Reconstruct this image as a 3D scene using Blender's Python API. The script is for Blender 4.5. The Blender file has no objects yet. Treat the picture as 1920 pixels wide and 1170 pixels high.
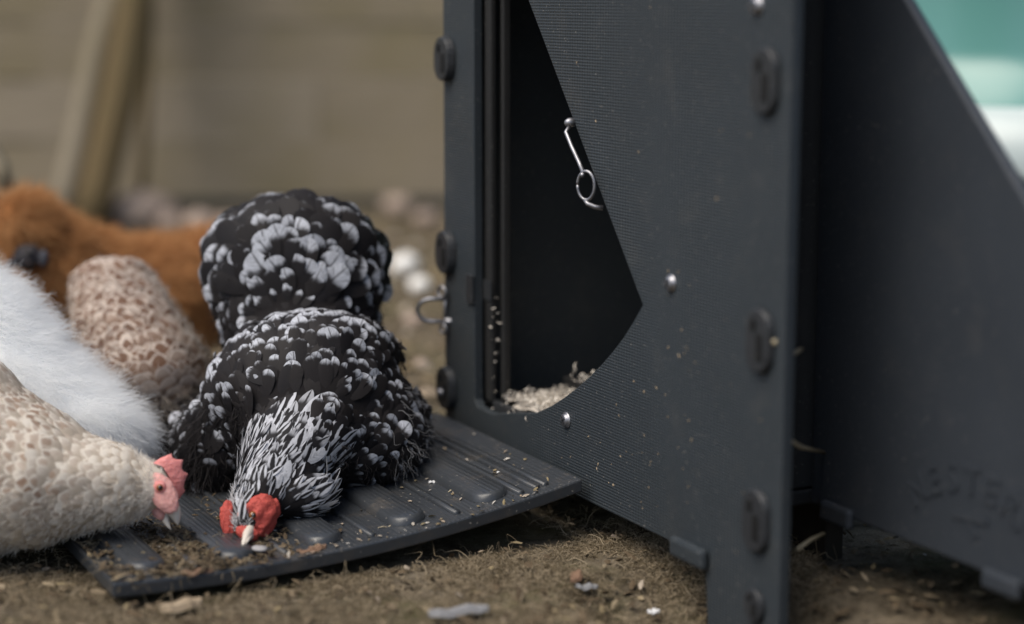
import bpy, bmesh, math, random
import numpy as np
from mathutils import Vector, Matrix, noise as mnoise
random.seed(7); rng = np.random.default_rng(7)
SC = bpy.context.scene; COL = SC.collection
# ------------------------------------------------------------------ camera, sky, sun, exposure
FPX = 3600.0; CAM_H = 0.55; PITCH = math.atan(595/3600)
cd = bpy.data.cameras.new('camera'); cam = bpy.data.objects.new('camera', cd); COL.objects.link(cam)
cd.sensor_width = 36; cd.lens = 36*FPX/1920; cd.clip_start = .02; cd.clip_end = 1500
cam.location = (0, 0, CAM_H); cam.rotation_euler = (math.pi/2-PITCH, 0, 0)
cd.dof.use_dof = True; cd.dof.focus_distance = 1.98; cd.dof.aperture_fstop = 1.55
SC.camera = cam
SUN_EL, SUN_AZ = math.radians(60), math.radians(-128)     # azimuth measured from +Y towards +X
world = bpy.data.worlds.new('World'); SC.world = world; world.use_nodes = True
wn = world.node_tree; bg = wn.nodes['Background']
sky = wn.nodes.new('ShaderNodeTexSky'); sky.sky_type = 'NISHITA'; sky.sun_disc = False
sky.sun_elevation = SUN_EL; sky.sun_rotation = SUN_AZ; sky.air_density = 1.0; sky.dust_density = 2.5; sky.ozone_density = 1.0
wn.links.new(sky.outputs[0], bg.inputs[0]); bg.inputs[1].default_value = 0.085
sl = bpy.data.lights.new('sun', 'SUN'); sl.energy = 2.0; sl.angle = math.radians(45); sl.color = (1, .93, .82)
so = bpy.data.objects.new('sun', sl); COL.objects.link(so)
sd = Vector((math.sin(SUN_AZ)*math.cos(SUN_EL), math.cos(SUN_AZ)*math.cos(SUN_EL), math.sin(SUN_EL)))
so.rotation_euler = sd.to_track_quat('Z', 'Y').to_euler(); so.location = sd*20
cy = SC.cycles; cy.max_bounces = 16; cy.diffuse_bounces = 10; cy.transmission_bounces = 10; cy.transparent_max_bounces = 16
SC.view_settings.view_transform = 'Standard'; SC.view_settings.look = 'None'
SC.view_settings.exposure = 0.72; SC.view_settings.gamma = 1; SC.view_settings.use_curve_mapping = False
# ------------------------------------------------------------------ helpers
CR = np.array((1, 0, 0.)); CU = np.array((0, math.sin(PITCH), math.cos(PITCH))); CF = np.array((0, math.cos(PITCH), -math.sin(PITCH)))
CAM = np.array((0, 0, CAM_H))
def ray(px, py): return CR*((px-960)/FPX)+CU*((585-py)/FPX)+CF
def at(px, py, Y):
    d = ray(px, py); return CAM+d*(Y/d[1])
def atz(px, py, z):
    d = ray(px, py); return CAM+d*((z-CAM_H)/d[2])
def unit(v): v = np.asarray(v, float); return v/(np.linalg.norm(v)+1e-12)
def tag(o, label=None, cat=None, group=None, kind=None):
    for k, v in (('label', label), ('category', cat), ('group', group), ('kind', kind)):
        if v: o[k] = v
    return o
def link(name, data, parent=None, loc=None):
    o = bpy.data.objects.new(name, data); COL.objects.link(o)
    if loc is not None: o.location = Vector(loc)
    if parent is not None:
        o.parent = parent; o.matrix_parent_inverse = Matrix.Translation(-(root_loc(parent)))
    return o
def root_loc(o):
    v = Vector((0, 0, 0))
    while o is not None:
        v = v+o.location
        if o.parent is not None: v = v+o.matrix_parent_inverse.translation
        o = o.parent
    return v
def empty(name, loc, label, cat, group=None):
    o = link(name, None, None, loc); o.empty_display_size = .05; return tag(o, label, cat, group)
def mesh(name, V, F, mat=None, parent=None, smooth=False, label=None):
    me = bpy.data.meshes.new(name); me.from_pydata([tuple(map(float, v)) for v in V], [], [tuple(map(int, f)) for f in F])
    if mat: me.materials.append(mat)
    if smooth: me.shade_smooth()
    me.update(); o = link(name, me, parent)
    if label: o['label'] = label
    return o
def bm_obj(name, bm, mat=None, parent=None, smooth=False, bevel=0):
    me = bpy.data.meshes.new(name); bmesh.ops.recalc_face_normals(bm, faces=bm.faces); bm.to_mesh(me); bm.free()
    if mat: me.materials.append(mat)
    if smooth: me.shade_smooth()
    o = link(name, me, parent)
    if bevel:
        m = o.modifiers.new('bevel', 'BEVEL'); m.width = bevel; m.segments = 2; m.limit_method = 'ANGLE'; m.angle_limit = math.radians(35)
    return o
def tube(path, rad, seg=10, cap=True):
    path = [np.asarray(p, float) for p in path]; n = len(path); V = []; F = []
    rad = [rad]*n if np.isscalar(rad) else rad
    up = np.array((.13, .21, .97)); b = None
    for i in range(n):
        t = unit(path[min(i+1, n-1)]-path[max(i-1, 0)])
        if b is None: b = unit(np.cross(t, up))
        b = unit(b-t*np.dot(b, t)); c = np.cross(t, b)
        for k in range(seg):
            a = 2*math.pi*k/seg; V.append(path[i]+(b*math.cos(a)+c*math.sin(a))*rad[i])
    for i in range(n-1):
        for k in range(seg):
            k2 = (k+1) % seg; F.append((i*seg+k, i*seg+k2, (i+1)*seg+k2, (i+1)*seg+k))
    if cap: F.append(tuple(range(seg))[::-1]); F.append(tuple((n-1)*seg+k for k in range(seg)))
    return V, F
# node DSL -----------------------------------------------------------
class S:
    def __init__(s, t, sock): s.t = t; s.s = sock
    def _m(s, op, *o):
        n = s.t.nodes.new('ShaderNodeMath'); n.operation = op; s.t.links.new(s.s, n.inputs[0])
        for i, x in enumerate(o):
            if isinstance(x, S): s.t.links.new(x.s, n.inputs[i+1])
            else: n.inputs[i+1].default_value = x
        return S(s.t, n.outputs[0])
    def __add__(s, o): return s._m('ADD', o)
    def __sub__(s, o): return s._m('SUBTRACT', o)
    def __mul__(s, o): return s._m('MULTIPLY', o)
    def abs(s): return s._m('ABSOLUTE')
    def sin(s): return s._m('SINE')
    def pow(s, o): return s._m('POWER', o)
    def gt(s, o): return s._m('GREATER_THAN', o)
    def step(s, a, b):
        n = s.t.nodes.new('ShaderNodeMapRange'); n.interpolation_type = 'SMOOTHSTEP'; s.t.links.new(s.s, n.inputs[0])
        for i, x in ((1, a), (2, b)):
            if isinstance(x, S): s.t.links.new(x.s, n.inputs[i])
            else: n.inputs[i].default_value = x
        return S(s.t, n.outputs[0])
class Mat:
    def __init__(m, name, rough=.6, spec=.3):
        m.m = bpy.data.materials.new(name); m.m.use_nodes = True; m.t = m.m.node_tree
        m.p = m.t.nodes['Principled BSDF']; m.p.inputs['Roughness'].default_value = rough
        m.p.inputs['Specular IOR Level'].default_value = spec; m.co = None
    def coord(m, which='Object', scale=None):
        n = m.t.nodes.new('ShaderNodeTexCoord'); s = n.outputs[which]
        if scale:
            k = m.t.nodes.new('ShaderNodeMapping'); k.inputs['Scale'].default_value = scale; m.t.links.new(s, k.inputs[0]); s = k.outputs[0]
        return s
    def xyz(m, sock):
        n = m.t.nodes.new('ShaderNodeSeparateXYZ'); m.t.links.new(sock, n.inputs[0]); return [S(m.t, o) for o in n.outputs]
    def noise(m, scale, detail=3, co=None, rough=.55):
        n = m.t.nodes.new('ShaderNodeTexNoise'); n.inputs['Scale'].default_value = scale; n.inputs['Detail'].default_value = detail; n.inputs['Roughness'].default_value = rough
        m.t.links.new(co or m.coord(), n.inputs['Vector']); return S(m.t, n.outputs[0])
    def attr(m, name, out='Fac'):
        n = m.t.nodes.new('ShaderNodeAttribute'); n.attribute_name = name; return S(m.t, n.outputs[out])
    def mix(m, f, a, b):
        n = m.t.nodes.new('ShaderNodeMix'); n.data_type = 'RGBA'
        if isinstance(f, S): m.t.links.new(f.s, n.inputs[0])
        else: n.inputs[0].default_value = f
        for i, c in ((6, a), (7, b)):
            if isinstance(c, S): m.t.links.new(c.s, n.inputs[i])
            else: n.inputs[i].default_value = (*c, 1)
        return S(m.t, n.outputs[2])
    def color(m, c):
        if isinstance(c, S): m.t.links.new(c.s, m.p.inputs['Base Color'])
        else: m.p.inputs['Base Color'].default_value = (*c, 1)
        return m
    def rough(m, s): m.t.links.new(s.s, m.p.inputs['Roughness']); return m
    def bump(m, h, strength=.3, dist=.002):
        n = m.t.nodes.new('ShaderNodeBump'); n.inputs['Strength'].default_value = strength; n.inputs['Distance'].default_value = dist
        m.t.links.new(h.s, n.inputs['Height']); m.t.links.new(n.outputs[0], m.p.inputs['Normal']); return m
    def translucent(m, f, col):
        t = m.t.nodes.new('ShaderNodeBsdfTranslucent'); x = m.t.nodes.new('ShaderNodeMixShader'); x.inputs[0].default_value = f
        if isinstance(col, S): m.t.links.new(col.s, t.inputs[0])
        else: t.inputs[0].default_value = (*col, 1)
        o = m.t.nodes['Material Output']; m.t.links.new(m.p.outputs[0], x.inputs[1]); m.t.links.new(t.outputs[0], x.inputs[2]); m.t.links.new(x.outputs[0], o.inputs[0]); return m
# ------------------------------------------------------------------ materials
def plastic(name, base, dust=.5, knurl=True, rough=.5):
    m = Mat(name, rough, .35); x, y, z = m.xyz(m.coord())
    big = m.noise(7, 4); fine = m.noise(160, 2); spots = m.noise(380, 1).step(.70, .77); smear = m.noise(22, 5).step(.52, .80)
    c = m.mix(big, [b*.85 for b in base], [b*1.2 for b in base])
    c = m.mix(smear*(.16*dust), c, (.20, .18, .15)); c = m.mix(spots*(.8*dust), c, (.42, .39, .34))
    m.color(c)
    if knurl:
        w = (x*.448 - y*.894); k1 = 2*math.pi/.0105; k2 = 2*math.pi/.0062
        h = ((w*k1+z*k2).sin()*(w*k1-z*k2).sin())
        m.bump(h*(big*.9+.35)+fine*.5, .42, .0011)
    else: m.bump(fine+big, .3, .001)
    m.rough(big*.2+(rough-.1))
    return m.m
M = {}
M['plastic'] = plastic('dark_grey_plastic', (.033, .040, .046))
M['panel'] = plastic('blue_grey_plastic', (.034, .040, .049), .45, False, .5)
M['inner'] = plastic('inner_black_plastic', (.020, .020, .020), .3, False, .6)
M['clip'] = plastic('black_clip_plastic', (.026, .028, .031), .3, False, .45)
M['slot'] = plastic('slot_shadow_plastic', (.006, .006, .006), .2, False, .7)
def ramp_mat():
    m = Mat('ramp_plastic', .42, .45); x, y, z = m.xyz(m.coord()); w = x*-.448+y*.894; a = x*-.894-y*.448
    big = m.noise(9, 4); dirt = m.noise(26, 6, rough=.7).step(.50, .72); spots = m.noise(300, 1).step(.70, .78)
    c = m.mix(big, (.028, .032, .037), (.048, .052, .058)); c = m.mix(dirt*.5, c, (.085, .068, .050)); c = m.mix(spots*.6, c, (.35, .32, .28))
    m.color(c); k = 2*math.pi/.0052; gn = m.t.nodes.new('ShaderNodeNewGeometry'); nz = m.xyz(gn.outputs['True Normal'])[2].step(.8, .9); m.bump((a*k).sin()*nz*.5+m.noise(120, 2)*.6, .30, .0010); m.rough(dirt*.3+.33); return m.m
M['ramp'] = ramp_mat()
def metal():
    m = Mat('zinc_plated_steel', .48, .5); m.color(m.mix(m.noise(160, 4), (.18, .18, .20), (.46, .46, .48))); m.p.inputs['Metallic'].default_value = 1; return m.m
M['metal'] = metal()
def wood(name, a, b, g, along='x'):
    m = Mat(name, .85, .15); sc = (1.2, 20, 20) if along == 'x' else (20, 20, 1.2)
    gr = m.noise(6, 6, m.coord('Object', sc), .65); st = m.noise(2.3, 4).step(.42, .72)
    c = m.mix(gr, a, b); c = m.mix(st*.6, c, g); m.color(c); m.bump(gr, .6, .004); return m.m
M['fence'] = wood('weathered_fence_wood', (.18, .152, .112), (.385, .32, .225), (.215, .18, .09))
M['fence2'] = wood('weathered_fence_wood_pale', (.21, .178, .138), (.41, .345, .25), (.25, .21, .125))
M['pole_pale'] = wood('pale_bark', (.17, .145, .10), (.30, .26, .20), (.20, .17, .10), 'z')
M['pole_brown'] = wood('olive_brown_bark', (.085, .062, .030), (.17, .125, .065), (.11, .095, .05), 'z')
def ground_mat():
    m = Mat('bare_soil_with_moss', .95, .1)
    a = m.noise(9, 6, rough=.65); b = m.noise(38, 5, rough=.7); f = m.noise(220, 3, rough=.7); ms = m.noise(5.5, 5, rough=.6).step(.47, .64)
    c = m.mix(b.step(.3, .7), (.055, .043, .028), (.185, .150, .105)); c = m.mix(a.step(.45, .7)*.6, c, (.235, .20, .15))
    c = m.mix(ms*.5, c, (.105, .100, .040)); c = m.mix(f.step(.55, .75)*.5, c, (.28, .24, .185)); m.color(c); m.bump(b*.6+f, .9, .006); return m.m
M['ground'] = ground_mat()
def litter_mat(name='dry_litter', spread=1.0):
    m = Mat(name, .85, .2); r = m.attr('rnd')
    n = m.t.nodes.new('ShaderNodeValToRGB'); m.t.links.new(r.s, n.inputs[0]); cr = n.color_ramp
    stops = [(0, (.045, .033, .020)), (.3, (.12, .085, .050)), (.5, (.22, .17, .11)), (.68, (.30, .24, .13)), (.82, (.40, .32, .24)), (.93, (.52, .46, .38)), (1, (.70, .66, .60))]
    cr.elements[0].position = 0; cr.elements[0].color = (*stops[0][1], 1); cr.elements[1].position = 1; cr.elements[1].color = (*stops[-1][1], 1)
    for p, c in stops[1:-1]:
        e = cr.elements.new(p); e.color = (*c, 1)
    c = S(m.t, n.outputs[0]); m.color(m.mix(m.noise(90, 4)*.6, c, (.06, .045, .03))); return m.m
M['litter'] = litter_mat()
def plain(name, a, b, scale=30, rough=.7, spec=.3, bump=0, sss=0):
    m = Mat(name, rough, spec); n = m.noise(scale, 4); m.color(m.mix(n, a, b))
    if bump: m.bump(n, bump, .002)
    if sss: m.p.inputs['Subsurface Weight'].default_value = sss; m.p.inputs['Subsurface Radius'].default_value = (.006, .002, .001); m.p.inputs['Subsurface Scale'].default_value = 1
    return m.m
M['straw'] = plain('pale_straw', (.30, .25, .16), (.46, .40, .28))
M['chip'] = plain('brown_wood_chip', (.12, .07, .045), (.24, .15, .10), 70, .85, .2, .4)
M['pale_chip'] = plain('pale_wood_chip', (.42, .37, .30), (.62, .57, .50), 80, .85, .2, .4)
M['litter_tan'] = plain('tan_leaf', (.26, .20, .13), (.38, .30, .21), 60, .9, .2, .4)
M['bark'] = plain('grey_bark', (.17, .17, .175), (.27, .27, .275), 70, .9, .2, .4)
M['white_flake'] = plain('white_flake', (.55, .55, .55), (.75, .75, .75), 60)
M['stone'] = plain('grey_pink_stone', (.28, .22, .18), (.42, .33, .27), 14, .9, .2, .5)
M['stone_grey'] = plain('grey_pebble', (.26, .25, .25), (.36, .35, .35), 60, .7, .3)
M['white_stone'] = plain('white_pebble', (.93, .90, .84), (.95, .93, .89), 20, .30, .5)
M['teal'] = plain('teal_glossy_plastic', (.10, .27, .245), (.125, .31, .28), 4, .25, .5)
M['shavings'] = plain('pale_wood_shavings', (.46, .42, .36), (.66, .61, .55), 120, .9, .15)
M['red_skin'] = plain('red_face_skin', (.34, .040, .032), (.58, .115, .09), 330, .6, .3, 1.0, .12)
M['pink_skin'] = plain('pink_comb_skin', (.58, .17, .16), (.74, .30, .28), 220, .5, .4, .9, .15)
M['pale_pink'] = plain('pale_pink_face_skin', (.55, .24, .22), (.68, .38, .35), 240, .55, .35, .7, .15)
M['beak'] = plain('horn_beak', (.52, .45, .37), (.72, .67, .60), 60, .4, .5)
M['eye_o'] = plain('amber_iris', (.16, .055, .012), (.28, .10, .02), 200, .08, .7)
M['pupil'] = plain('black_pupil', (.004, .004, .004), (.006, .006, .006), 50, .05, .8)
M['shank'] = plain('grey_shank', (.25, .2, .16), (.38, .32, .26), 90, .6, .3, .5)
# plumage: colour by feather UV (u across, v to the tip) and per-feather random values
def feather_mat(name, kind):
    m = Mat(name, .6, .22); u, v, _ = m.xyz(m.coord('UV')); u = (u-.5)*2; r = m.attr('rnd'); w = m.attr('tip'); ua = u.abs()
    def vec(x, y, z):
        c = m.t.nodes.new('ShaderNodeCombineXYZ')
        for i, q in enumerate((x, y, z)): m.t.links.new(q.s, c.inputs[i])
        return c.outputs[0]
    barb = v-ua*.30
    n = m.noise(1, 2, vec(barb*(30 if kind != 'hackle' else 14), u*1.3+r*31, r*57), .6)     # streaks along the barbs
    n2 = m.noise(1, 2, vec(u*1.6+r*13, v*2.2, r*77), .5)                                    # broad irregularity
    shaft = ua.step(.02, .14)
    if kind == 'mottled':
        dark = m.mix(r*.6+n*.4, (.009, .0085, .011), (.026, .022, .021))
        thr = (w*-.50+1.03)+(n-.5)*.30+(n2-.5)*.30+ua*ua*.06
        f = (v-thr).step(-.10, .11)*(shaft*.7+.3)*(n.step(.30, .52)*.6+.4)
        c = m.mix(f, dark, m.mix(n, (.40, .42, .48), (.70, .72, .77)))
    elif kind == 'hackle':
        dark = (.014, .013, .015)
        edge = (ua+(n2-.5)*.8-(r-.5)*.5).step(.15, .5)*(v+(r-.5)*.5).step(.15, .5); f = (edge*(r*.4+.6)+w.step(.5, .9)*(n*.8+.35)).step(.15, .95)
        c = m.mix(f, dark, m.mix(n, (.38, .39, .43), (.66, .67, .71)))
    elif kind == 'laced':
        base = m.mix(n, (.56, .46, .38), (.72, .63, .55))
        q = v-.74+u*u*.22; d = (u*u*.80)+(q*2.9)*(q*2.9); d = d+(n-.5)*.4+(n2-.5)*.3
        f = (d*-1+1).step(.15, .55)*(w*.95)
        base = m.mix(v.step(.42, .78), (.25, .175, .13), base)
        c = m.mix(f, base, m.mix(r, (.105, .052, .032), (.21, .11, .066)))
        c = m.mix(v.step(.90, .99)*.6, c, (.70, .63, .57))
    else:   # cream hen, faint rusty spots
        base = m.mix(n, (.68, .61, .51), (.88, .82, .73))
        q = v-.74+u*u*.22; d = (u*u*.95)+(q*3.6)*(q*3.6)+(n2-.5)*1.2+(n-.5)*.8
        f = (d*-1+1).step(.1, .9)*(w*.85)
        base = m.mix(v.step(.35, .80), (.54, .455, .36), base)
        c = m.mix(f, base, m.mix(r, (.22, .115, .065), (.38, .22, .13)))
    m.color(c); m.bump(n, .45, .0008); m.translucent(.15, c)
    tr = m.t.nodes.new('ShaderNodeBsdfTransparent'); x = m.t.nodes.new('ShaderNodeMixShader'); o = m.t.nodes['Material Output']
    e = (ua.pow(5)*.42+v.step(.84, 1.0)*.34+(n-.5)*(.75 if kind != 'laced' else .3)).step(.52, .76); prev = o.inputs[0].links[0].from_socket
    m.t.links.new(e.s, x.inputs[0]); m.t.links.new(prev, x.inputs[1]); m.t.links.new(tr.outputs[0], x.inputs[2]); m.t.links.new(x.outputs[0], o.inputs[0])
    return m.m
for k in ('mottled', 'hackle', 'laced', 'cream'): M[k] = feather_mat('feathers_'+k, k)
def down_mat(name, a, b, tr=.25):
    m = Mat(name, .7, .15); h = m.t.nodes.new('ShaderNodeHairInfo'); rr = S(m.t, h.outputs['Random'])
    c = m.mix(rr, a, b); m.color(c); m.translucent(tr, c); return m.m
M['white_down'] = down_mat('white_down', (.92, .93, .93), (.97, .97, .97), .55)
M['ginger_down'] = down_mat('ginger_down', (.30, .125, .042), (.74, .42, .19))
M['grey_down'] = down_mat('grey_brown_down', (.20, .17, .14), (.40, .35, .30))
M['dark_down'] = down_mat('black_down', (.010, .009, .010), (.045, .04, .04))
M['silver_down'] = down_mat('silver_down', (.07, .07, .075), (.30, .30, .31))
M['cream_down'] = down_mat('cream_down', (.68, .63, .56), (.86, .82, .76))
M['moss_fibre'] = down_mat('dry_moss_fibres', (.10, .077, .044), (.37, .30, .205), .12)
M['pale_crown'] = down_mat('pale_crown_down', (.36, .35, .36), (.66, .66, .68))
M['skin_black'] = plain('black_under_plumage', (.012, .011, .012), (.02, .018, .018), 60, .9, .1)
M['skin_buff'] = plain('buff_under_plumage', (.34, .26, .20), (.50, .41, .33), 60, .9, .1)
M['skin_cream'] = plain('cream_under_plumage', (.52, .46, .38), (.66, .60, .52), 60, .9, .1)
M['skin_white'] = plain('white_under_plumage', (.90, .91, .91), (.95, .95, .95), 60, .9, .1)
M['skin_ginger'] = plain('ginger_under_plumage', (.24, .095, .032), (.42, .19, .07), 30, .9, .1)
# ------------------------------------------------------------------ the coop's own frame: s along the front wall, o into the coop
R0 = np.array((.2339, 1.62)); WD = np.array((-.448, .894)); NI = np.array((.894, .448))
WD = WD/np.linalg.norm(WD); NI = NI/np.linalg.norm(NI)
def cp(s, o, z): p = R0+WD*s+NI*o; return np.array((p[0], p[1], z))
# ramp: a = distance from the wall, b = along the wall, h = height above its upper face
RL, RW, RS0 = .490, .358, .337
def rz(a):
    t = a/RL; return .0600*(1-t)+.017*t-.017*4*t*(1-t)
def rp(a, b, h): p = R0+WD*(RS0+b)+NI*(-.012-a); return np.array((p[0], p[1], rz(a)+h))
def ramp_height(x, y):
    d = np.array((x, y))-R0; s = d@WD; a = -(d@NI)-.012
    if 0 <= a <= RL and RS0 <= s <= RS0+RW: return rz(a)
    return None
# ------------------------------------------------------------------ ground
def ground_z(x, y):
    z = mnoise.noise(Vector((x*3.1, y*3.1, 0)))*.012+mnoise.noise(Vector((x*11, y*11, 3)))*.005+mnoise.noise(Vector((x*37, y*37, 5)))*.0028
    d = np.array((x, y))-R0; s = d@WD; o = d@NI
    k = max(0, 1-max(0, abs(s-.5)-.35)/.15)*max(0, 1-max(0, abs(o+.25)-.28)/.12)
    k2 = max(0, 1-max(0, abs(s-.05)-.10)/.08)*max(0, 1-max(0, abs(o+.02)-.06)/.07)
    return z*(1-.75*k)-.010*k-.035*k2
xs = np.concatenate([[-400, -120, -40, -15, -7, -4], np.linspace(-2.4, -1.0, 30), np.linspace(-.98, .9, 170), np.linspace(.95, 2.4, 26), [4, 7, 15, 40, 120, 400]])
ys = np.concatenate([[-400, -100, -30, -8, -2, .5], np.linspace(1.0, 2.6, 150), np.linspace(2.63, 5.4, 90), [7, 10, 20, 50, 140, 500, 900]])
GV = [(x, y, ground_z(x, y) if abs(x) < 3 and .5 < y < 6 else 0) for y in ys for x in xs]
nx = len(xs); GF = [(j*nx+i, j*nx+i+1, (j+1)*nx+i+1, (j+1)*nx+i) for j in range(len(ys)-1) for i in range(nx-1)]
g = mesh('ground', GV, GF, M['ground'], None, True); tag(g, kind='structure', label='bare brown soil with moss and dry litter')
# ------------------------------------------------------------------ plank fence
FY = 5.0
fence = empty('plank_fence', (0, FY, 0), 'weathered horizontal plank fence blurred across the back', 'fence')
z = .02; i = 0
while z < 1.75:
    hgt = random.uniform(.145, .165); x = -4.2-random.random()*.8
    while x < 4.5:
        ln = random.uniform(1.7, 2.4); d = random.uniform(-.006, .006); bm = bmesh.new()
        bmesh.ops.create_cube(bm, size=1)
        for v in bm.verts:
            c = v.co; v.co = Vector(((c.x+.5)*(ln-.006), c.y*.024, (c.z)*(hgt-.008)))
        me = bpy.data.meshes.new('plank'); bm.to_mesh(me); bm.free(); me.materials.append(M['fence'] if random.random() < .6 else M['fence2'])
        o = link('plank', me, fence); o.location = (x, FY+d, z+hgt/2); o.rotation_euler = (random.uniform(-.02, .02), random.uniform(-.004, .004), 0)
        x += ln
    z += hgt
for x in (-3.1, -1.3, .55, 2.4):
    bm = bmesh.new(); bmesh.ops.create_cube(bm, size=1, matrix=Matrix.Translation((x, FY+.065, .85))@Matrix.Diagonal((.09, .09, 1.8, 1)))
    bm_obj('post', bm, M['fence2'], fence, False, .004)
# leaning poles
def pole(name, p0, p1, r0, r1, mat, label, cat):
    p0 = np.array(p0); p1 = np.array(p1); p1 = p0+(p1-p0)*2.6; n = 14; path = []
    for k in range(n+1):
        t = k/n; w = np.array((mnoise.noise(Vector((t*3, p0[0]*9, 0)))*.02, mnoise.noise(Vector((t*3, p0[0]*9, 7)))*.02, 0)); path.append(p0+(p1-p0)*t+w*min(1, t*4))
    V, F = tube(path, [r0+(r1-r0)*k/n+random.uniform(-.003, .003) for k in range(n+1)], 12)
    o = mesh(name, V, F, mat, None, True); return tag(o, label, cat)
pole('wooden_pole', atz(105, 432, 0), at(208, 0, 4.76), .030, .024, M['pole_pale'], 'pale leaning pole in front of the fence, left of the brown pole', 'pole')
pole('wooden_pole', atz(165, 440, 0), at(252, 0, 4.66), .046, .040, M['pole_brown'], 'brown leaning pole in front of the fence, beside the pale pole', 'pole')
V, F = tube([at(-70, 180, 2.75), at(-25, 262, 2.72), at(4, 315, 2.70), at(14, 352, 2.69)], [.009, .010, .012, .009], 10)
tag(mesh('stick', V, F, M['pole_pale'], None, True), 'short pale stick end above the ginger hen at the left edge', 'stick')
V, F = tube([atz(262, 430, 0), at(272, 200, 4.85), at(280, 40, 4.9), at(284, -200, 4.93)], [.012, .014, .012, .010], 8)
tag(mesh('branch', V, F, M['pole_brown'], None, True), 'thin dark upright branch right of the two leaning poles', 'branch')
# ------------------------------------------------------------------ coop
coop = empty('chicken_coop', (0, 2.1, 0), 'dark grey plastic chicken coop with its door hole open and ramp down', 'chicken coop')
def slab(name, loop, thick, o0, mat, hole=None, bevel=.0012):
    bm = bmesh.new(); E = []
    for lp in [loop]+([hole] if hole else []):
        vs = [bm.verts.new(cp(s, o0, zz)) for s, zz in lp]
        E += [bm.edges.new((vs[k], vs[(k+1) % len(vs)])) for k in range(len(vs))]
    bmesh.ops.triangle_fill(bm, edges=E, use_beauty=True, use_dissolve=True)
    r = bmesh.ops.extrude_face_region(bm, geom=bm.faces[:])
    bmesh.ops.translate(bm, verts=[v for v in r['geom'] if isinstance(v, bmesh.types.BMVert)], vec=Vector((*(NI*thick), 0)))
    return bm_obj(name, bm, mat, coop, False, bevel)
outer = [(0, -.06), (.112, -.06), (.120, .024), (.1250, .030), (.172, .020), (.187, .032), (.58, .032), (.585, -.01), (.70, -.01), (.70, .98), (0, .98)]
def wall_sz(px, py):
    d = ray(px, py); n = np.array((*NI, 0)); t = ((np.array((*R0, 0))-CAM)@n)/(d@n); p = CAM+d*t; return ((p[:2]-R0)@WD, p[2])
hole = [wall_sz(*q) for q in ((1005, 774), (1033, 761), (1058, 745), (1083, 726), (1106, 705), (1127, 684), (1148, 660), (1168, 634), (1187, 604), (1205, 572))]+[(.4845, .545), (.545, .62), (.6185, .62), (.6185, .088), (.612, .081), (.575, .080)]
wall = slab('front_wall', outer, .011, 0, M['plastic'], hole)
def box(name, s0, s1, o0, o1, z0, z1, mat, parent=None, bevel=.002, label=None):
    bm = bmesh.new(); V = [bm.verts.new(cp(s, o, zz)) for zz in (z0, z1) for s, o in ((s0, o0), (s1, o0), (s1, o1), (s0, o1))]
    for f in ((0, 1, 2, 3), (4, 5, 6, 7), (0, 1, 5, 4), (1, 2, 6, 5), (2, 3, 7, 6), (3, 0, 4, 7)): bm.faces.new([V[k] for k in f])
    o = bm_obj(name, bm, mat, parent or coop, False, bevel)
    if label: o['label'] = label
    return o
def prism(name, loop, z0, z1, mat, bevel=.002):
    bm = bmesh.new(); n = len(loop); B = [bm.verts.new(cp(s, o, z0)) for s, o in loop]; T = [bm.verts.new(cp(s, o, z1)) for s, o in loop]
    bm.faces.new(B); bm.faces.new(T)
    for k in range(n): bm.faces.new((B[k], B[(k+1) % n], T[(k+1) % n], T[k]))
    return bm_obj(name, bm, mat, coop, False, bevel)
foot = [(.165, .014), (.690, .014), (.690, .34), (.35, .34), (.165, .16)]
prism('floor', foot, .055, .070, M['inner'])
prism('roof', [(-.02, -.01), (.73, -.01), (.73, .37), (.34, .37), (.12, .16)], .983, 1.0, M['plastic'])
def wallseg(name, a, b, z0, z1, t, mat):
    a = np.array(a); b = np.array(b); d = unit(b-a); n = np.array((-d[1], d[0]))*t
    prism(name, [tuple(a), tuple(b), tuple(b+n), tuple(a+n)], z0, z1, mat)
wallseg('side_wall', (.680, .013), (.680, .338), .072, .98, .010, M['plastic'])
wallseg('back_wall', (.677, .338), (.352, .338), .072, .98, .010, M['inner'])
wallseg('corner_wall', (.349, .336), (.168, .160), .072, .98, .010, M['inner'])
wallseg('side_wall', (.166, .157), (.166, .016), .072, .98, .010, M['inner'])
box('corner_post', .150, .215, .158, .180, -.01, .98, plain('brown_black_post', (.026, .022, .019), (.038, .033, .028), 20, .7, .2))
# inner door frame: lip behind the hole, with a step half way up
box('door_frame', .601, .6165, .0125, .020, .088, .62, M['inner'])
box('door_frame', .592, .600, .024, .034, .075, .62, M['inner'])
box('door_frame', .6165, .634, -.004, -.0006, .200, .234, M['clip'], None, .003)
box('door_frame', .598, .6185, .0112, .0123, .205, .228, M['clip'])
box('door_sill', .25, .600, .105, .117, .071, .110, M['inner'])
box('door_sill', .462, .600, .0135, .020, .071, .090, M['clip'])
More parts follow.
